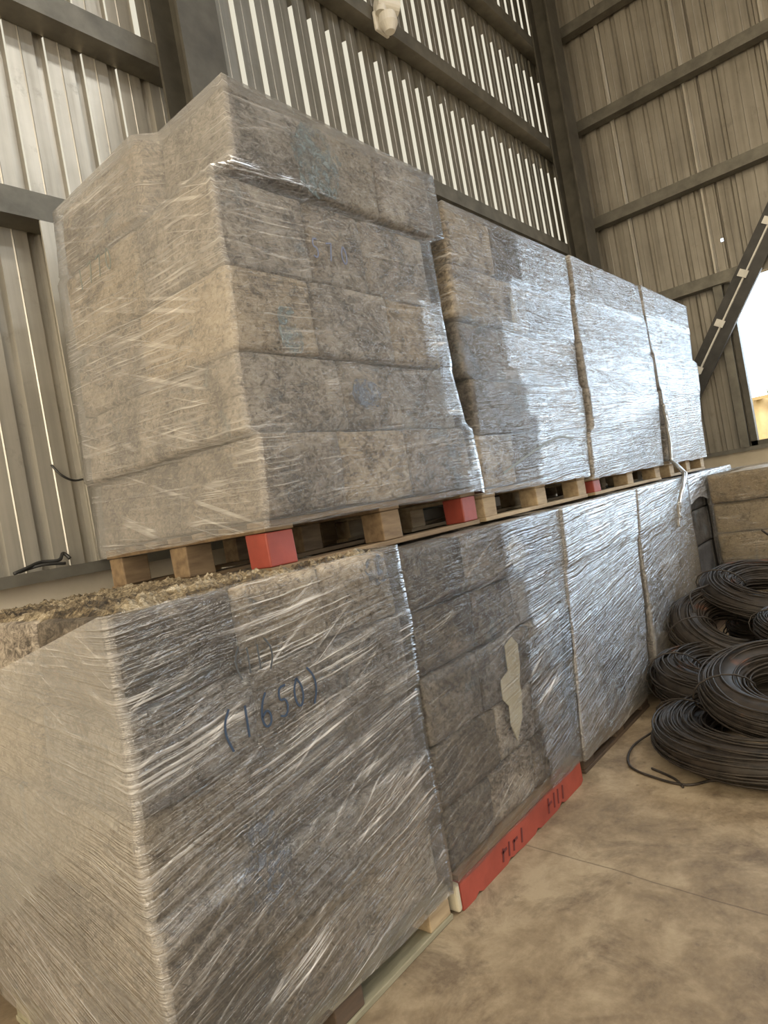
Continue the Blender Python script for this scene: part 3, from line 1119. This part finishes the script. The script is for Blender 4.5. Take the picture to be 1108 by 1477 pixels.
# card sheet on top of the lower row under the upper pallets
b = MB()

# ------------------------------------------------------------------ wire coils


def coil(label, loc, R, tube_r, flat, rot, seed, turns=70, w=.0058):
    """annealed wire wound in a loose ring: one long spiral plus tie wires"""
    r = random.Random(seed)
    root = thing('wire_coil', label, 'wire coil', loc, 'coils of black wire heaped on the floor')
    SEG = 44
    pts = []
    rad, zz = 0.0, 0.0
    tgt = (0, 0)
    for k in range(turns):
        a = r.random() * 2 * math.pi
        q = math.sqrt(r.uniform(.30, 1.0))
        nt = (q * math.cos(a) * tube_r, q * math.sin(a) * flat)
        ecc, eph = r.uniform(-.014, .014), r.random() * 6.28
        for s in range(SEG):
            f = s / SEG
            g2 = f * f * (3 - 2 * f)
            rr = tgt[0] * (1 - g2) + nt[0] * g2
            z = tgt[1] * (1 - g2) + nt[1] * g2
            an = 2 * math.pi * f
            RR = R + rr + ecc * math.sin(math.pi * f) * math.cos(an + eph) * .8
            pts.append((RR * math.cos(an), RR * math.sin(an), z + .004 * math.sin(3 * an + seed + k)))
        tgt = nt
    b = MB()
    b.tube(pts, w, 5)
    o = b.build('wire_winding', M['wire'], None, True)
    o.parent = root
    # dense core so that the ring reads solid
    b = MB()
    ring, n = 40, 10
    V, F = [], []
    for i in range(ring):
        a = 2 * math.pi * i / ring
        for k in range(n):
            c = 2 * math.pi * k / n
            rr = R + tube_r * .74 * math.cos(c)
            V.append((rr * math.cos(a), rr * math.sin(a), flat * .74 * math.sin(c)))
    for i in range(ring):
        for k in range(n):
            F.append((i * n + k, ((i + 1) % ring) * n + k, ((i + 1) % ring) * n + (k + 1) % n, i * n + (k + 1) % n))
    o = mesh_obj('inner_winding', V, F, M['wire'], None, True)
    o.parent = root
    for i in range(3):
        a = 2 * math.pi * i / 3 + seed
        b = MB()
        t = []
        for k in range(16):
            c = 2 * math.pi * k / 16
            rr = R + (tube_r + .012) * math.cos(c)
            t.append((rr * math.cos(a), rr * math.sin(a), (flat + .012) * math.sin(c)))
        b.tube(t, .005, 5, True)
        o = b.build('tie_wire', M['wire'], None, True)
        o.parent = root
    root.rotation_euler = rot
    return root


coil('largest black wire coil lying flat on the floor in front of the heap', (3.56, .78, .105), .40, .17, .10, (0, 0, .4), 1, 110)
coil('tilted black wire coil with a dark round hole, on top of the front coil', (3.66, .68, .29), .29, .14, .10, (.08, -.22, 0), 2, 100)
coil('black wire coil lying against the floor stack at the left edge of the heap', (4.16, 1.06, .16), .30, .16, .15, (.05, -.10, 1.0), 3, 100)
coil('black wire coil at the back left of the heap, leaning by the film wrapped stack', (4.72, 1.12, .33), .29, .15, .11, (.25, -.40, .3), 4, 90)
coil('black wire coil on top of the heap in front of the tan bales', (5.05, .93, .50), .32, .15, .10, (.05, -.25, .8), 5, 90)
coil('black wire coil on the right of the heap, between top coil and front coil', (4.50, .52, .33), .30, .16, .10, (-.10, -.20, 2.0), 6, 90)
coil('black wire coil buried at the bottom of the heap by the tan bales', (5.2, .85, .19), .30, .17, .18, (0, 0, 2.6), 7, 80)
coil('black wire coil on the floor under the right coil of the heap', (4.68, .42, .12), .30, .15, .11, (0, 0, 1.2), 8, 60)


def bez(pts, n=14):
    P = [Vector(p) for p in pts]
    out = []
    for i in range(len(P) - 1):
        a, b2, c, d = P[max(0, i - 1)], P[i], P[i + 1], P[min(len(P) - 1, i + 2)]
        for k in range(n):
            t = k / n
            out.append(.5 * ((2 * b2) + (c - a) * t + (2 * a - 5 * b2 + 4 * c - d) * t * t + (3 * b2 - a - 3 * c + d) * t ** 3))
    out.append(P[-1])
    return out


b = MB().tube(bez([(3.62, 1.36, .03), (3.42, 1.42, .012), (3.20, 1.36, .008), (3.10, 1.20, .008), (3.07, 1.05, .007), (3.15, .95, .007), (3.2, .8, .007), (3.30, .55, .007)]), .006, 6)
tag(b.build('loose_wire', M['wire'], None, True), 'loose black wire end looping over the floor left of the front coil', 'wire')
b = MB().tube(bez([(3.20, 1.25, .006), (3.12, 1.12, .006), (3.045, 1.06, .006)]), .006, 6)
tag(b.build('loose_wire', M['wire'], None, True), 'short straight black wire piece on the floor inside the loop', 'wire')
b = MB().tube(bez([(5.55, .98, .60), (5.56, .93, .74), (5.50, .93, .78), (5.42, 1.0, .88)], 6), .008, 6)
tag(b.build('loose_wire', M['wire'], None, True), 'bent wire end sticking up from the top coil before the tan bales', 'wire')
b = MB().tube(bez([(4.62, 1.33, .46), (4.70, 1.36, .58), (4.85, 1.28, .60), (5.0, 1.2, .62), (4.98, 1.12, .56)], 6), .007, 6)
tag(b.build('loose_wire', M['wire'], None, True), 'bent wire end rising from the back left coil', 'wire')

# ------------------------------------------------------------------ brace, camera, bits
br = thing('diagonal_brace', 'dark diagonal steel brace crossing in front of the bright end window', 'brace', (9.18, 2.9, 1.2))
p0, p1 = Vector((9.12, 3.05, 1.05)), Vector((9.12, -.9, 6.9))
dv = (p1 - p0).normalized()
nv = Vector((0, dv.z, -dv.y))                      # across the brace, in its plane


def brace_bar(name, o0, o1, xa, xb, mat, t0=0.0, t1=1.0):
    V = []
    L = (p1 - p0).length
    for t in (t0, t1):
        c = p0 + dv * L * t
        for o_, x in ((o0, xa), (o1, xa), (o1, xb), (o0, xb)):
            q = c + nv * o_
            V.append((x, q.y, q.z))
    F = [(0, 1, 2, 3), (7, 6, 5, 4)] + [(i, i + 4, (i + 1) % 4 + 4, (i + 1) % 4) for i in range(4)]
    return mesh_obj(name, V, F, mat, br)


brace_bar('steel_angle', -.125, .005, 9.10, 9.16, M['dark_steel'])
brace_bar('steel_angle', .022, .125, 9.08, 9.16, M['dark_steel'])
brace_bar('pale_edge', .004, .022, 9.07, 9.14, M['bright_steel'])
L_ = (p1 - p0).length
MB().box(9.07, 2.93, 0, 9.17, 3.13, 1.12).build('base_post', M['dark_steel'], br)
for zt in (2.55, 3.04, 3.54, 4.04):
    t = (zt - p0.z) / (p1.z - p0.z)
    brace_bar('spacer_clip', -.02, .085, 9.055, 9.075, M['bright_steel'], t - .006, t + .006)

cx, cz, cy = 4.93, 5.64, YW - .16
cam_t = thing('security_camera', 'small white camera on the upper girt of the back wall', 'camera', (cx, cy, cz))
MB().bevbox(cx - .09, cy - .035, cz + .03, cx + .09, cy - .001, cz + .20, .012).build('mounting_plate', M['white_plastic'], cam_t)
b = MB()
b.cyl((cx, cy - .10, cz), (cx, cy - .10, cz + .07), .045, .085)
b.cyl((cx, cy - .10, cz + .07), (cx, cy - .10, cz + .15), .085, .075)
b.build('base', M['white_plastic'], cam_t)
b = MB().cyl((cx - .06, cy - .08, cz + .15), (cx - .04, cy - .09, cz + .27), .05, .045)
b.build('neck', M['white_plastic'], cam_t)
b = MB().cyl((cx - .08, cy - .06, cz + .25), (cx + .10, cy - .15, cz + .22), .065, .072)
b.build('housing', M['white_plastic'], cam_t)
b = MB().cyl((cx + .098, cy - .149, cz + .2205), (cx + .112, cy - .156, cz + .218), .045, .04)
b.build('lens', M['black_plastic'], cam_t)

b = MB().tube(bez([(1.20, YW - .11, 1.512), (1.27, YW - .10, 1.53), (1.34, YW - .07, 1.545), (1.42, YW - .08, 1.54), (1.46, YW - .05, 1.57), (1.48, YW - .07, 1.54)], 6), .009, 6)
b.tube(bez([(1.24, YW - .06, 1.515), (1.33, YW - .1, 1.53), (1.44, YW - .1, 1.52)], 6), .008, 6)
tag(b.build('wire_scrap', M['dark_steel'], None, True), 'twisted dark wire scrap lying on the ledge of the left wall', 'wire')
b = MB().tube(bez([(1.50, YW - .002, 2.02), (1.53, YW - .03, 1.96), (1.60, YW - .02, 1.93), (1.70, YW - .012, 1.95)], 6), .006, 6)
tag(b.build('wire_scrap', M['dark_steel'], None, True), 'thin curled wire poking out of the left wall sheet', 'wire')

# ------------------------------------------------------------------ outside
slab('ground_outside', -30, -40, -.30, 60, 40, -.16, M['ground'])
fb = thing('boundary_fence', 'yellow corrugated fence seen outside through the end window', 'fence', (14.6, 0, -.16))
V, F = [], []
n = 220
for i in range(n + 1):
    y = -9 + 14 * i / n
    x = 14.6 + .03 * math.sin(i * 1.26)
    V += [(x, y, -.16), (x, y, 2.42)]
for i in range(n):
    F.append((2 * i, 2 * i + 2, 2 * i + 3, 2 * i + 1))
fo = mesh_obj('fence_sheet', V, F, M['yellow_fence'], fb, True)
sm = fo.modifiers.new('solid', 'SOLIDIFY')
sm.thickness = .02
for i, y in enumerate((-6, -3, 0, 3)):
    MB().box(14.64, y, -.16, 14.74, y + .08, 2.42).build('fence_post', M['steel'], fb)
MB().box(14.50, -9, 2.36, 14.56, 5, 2.42).build('rail', M['yellow_fence'], fb)
for q, (x, y, h, lab) in enumerate(((16.2, 2.15, 3.05, 'spiky grey-green bush behind the yellow fence at the window edge'),
                                    (16.0, .85, 3.0, 'dry bush behind the yellow fence, right of the spiky bush'))):
    sh = thing('bush', lab, 'bush', (x, y, -.16))
    r = random.Random(q)
    b = MB()
    for i in range(150):
        a, e = r.random() * 6.28, r.uniform(.5, 1.5)
        base = Vector((x + r.uniform(-.3, .3), y + r.uniform(-.3, .3), r.uniform(.3, h - .8)))
        tip = base + Vector((math.cos(a) * math.cos(e), math.sin(a) * math.cos(e), math.sin(e))) * r.uniform(.3, .75)
        s = Vector((-math.sin(a), math.cos(a), 0)) * .04
        k0 = len(b.v)
        b.v += [tuple(base - s), tuple(base + s), tuple(tip)]
        b.f.append((k0, k0 + 1, k0 + 2))
    o = b.build('foliage', M['leaf'], sh)
    MB().cyl((x, y, -.16), (x, y, h - .9), .05, .02, 8).build('stem', M['wood'], sh)

# ------------------------------------------------------------------ light
wd = bpy.data.worlds.new('hazy_sky')
sc.world = wd
wd.use_nodes = True
nt = wd.node_tree
nt.nodes.clear()
out = nt.nodes.new('ShaderNodeOutputWorld')
bg = nt.nodes.new('ShaderNodeBackground')
tc = nt.nodes.new('ShaderNodeTexCoord')


def lobe(dirv, lo, hi):
    d = nt.nodes.new('ShaderNodeVectorMath')
    d.operation = 'DOT_PRODUCT'
    nt.links.new(tc.outputs['Generated'], d.inputs[0])
    d.inputs[1].default_value = Vector(dirv).normalized()
    m = nt.nodes.new('ShaderNodeMapRange')
    m.interpolation_type = 'SMOOTHSTEP'
    nt.links.new(d.outputs['Value'], m.inputs[0])
    m.inputs[1].default_value = lo
    m.inputs[2].default_value = hi
    return m.outputs[0]


def mixc(f, a, b2):
    m = nt.nodes.new('ShaderNodeMix')
    m.data_type = 'RGBA'
    nt.links.new(f, m.inputs[0])
    if hasattr(a, 'node'): nt.links.new(a, m.inputs[6])
    else: m.inputs[6].default_value = (*a, 1)
    m.inputs[7].default_value = (*b2, 1)
    return m.outputs[2]


SKY_BASE = (.62, .58, .465)
SKY_COOL = (4.6, 5.8, 7.0)
SKY_SIDE = (8.0, 8.1, 8.2)
SKY_TOP = (11.0, 10.2, 8.8)
SKY_WARM = (3.7, 3.15, 2.3)
c = mixc(lobe((0, -1, .2), .2, .9), SKY_BASE, SKY_SIDE)
c = mixc(lobe((0, -.2, 1), .64, .86), c, SKY_TOP)
c = mixc(lobe((1, -.55, .15), .70, .90), c, SKY_COOL)
c = mixc(lobe((-1, .1, .25), .2, .8), c, SKY_WARM)
nt.links.new(c, bg.inputs[0])
bg.inputs[1].default_value = 1.0
nt.links.new(bg.outputs[0], out.inputs[0])


def portal(name, loc, normal, w, h):
    ld = bpy.data.lights.new(name, 'AREA')
    ld.shape = 'RECTANGLE'
    ld.size, ld.size_y = w, h
    ld.cycles.is_portal = True
    o = bpy.data.objects.new(name, ld)
    COL.objects.link(o)
    o.location = loc
    o.rotation_euler = Vector(normal).to_track_quat('-Z', 'Y').to_euler()
    return o


portal('window_portal', (XW + .06, (WL + WR) / 2, (WB + WT) / 2), (-1, 0, 0), WL - WR, WT - WB)
portal('added_door_portal', (XW + .22, (DL + DR) / 2, DT / 2), (-1, 0, 0), DL - DR, DT)
portal('rear_opening_portal', (XO, (YO + YW) / 2, ROOF / 2), (1, 0, 0), YW - YO, ROOF)
portal('side_door_portal', (6.7, YO - .1, 2.5), (0, 1, 0), 1.6, 5.0)
portal('far_door_portal', (XW + .22, -5.4, 2.0), (-1, 0, 0), 1.0, 4.0)
portal('added_roof_slot_portal', (2.6, -6.6, ROOF + .14), (0, 0, -1), 11.2, 1.2)
portal('added_roof_slot_portal', (2.6, -2.8, ROOF + .14), (0, 0, -1), 11.2, 1.2)

# ------------------------------------------------------------------ camera
cd_ = bpy.data.cameras.new('camera')
cd_.sensor_fit = 'HORIZONTAL'
cd_.sensor_width = 36
cd_.lens = 944.2 / 1108 * 36
cd_.clip_start = .02
cam = bpy.data.objects.new('camera', cd_)
COL.objects.link(cam)
rt = Vector((.63089, -.75610, -.17402)).normalized()
fw = Vector((.76765, .64086, -.00142))
fw = (fw - rt * fw.dot(rt)).normalized()
up = rt.cross(fw)
m = Matrix((rt, up, -fw)).transposed().to_4x4()
m.translation = Vector((0, 0, EYE))
cam.matrix_world = m
sc.camera = cam
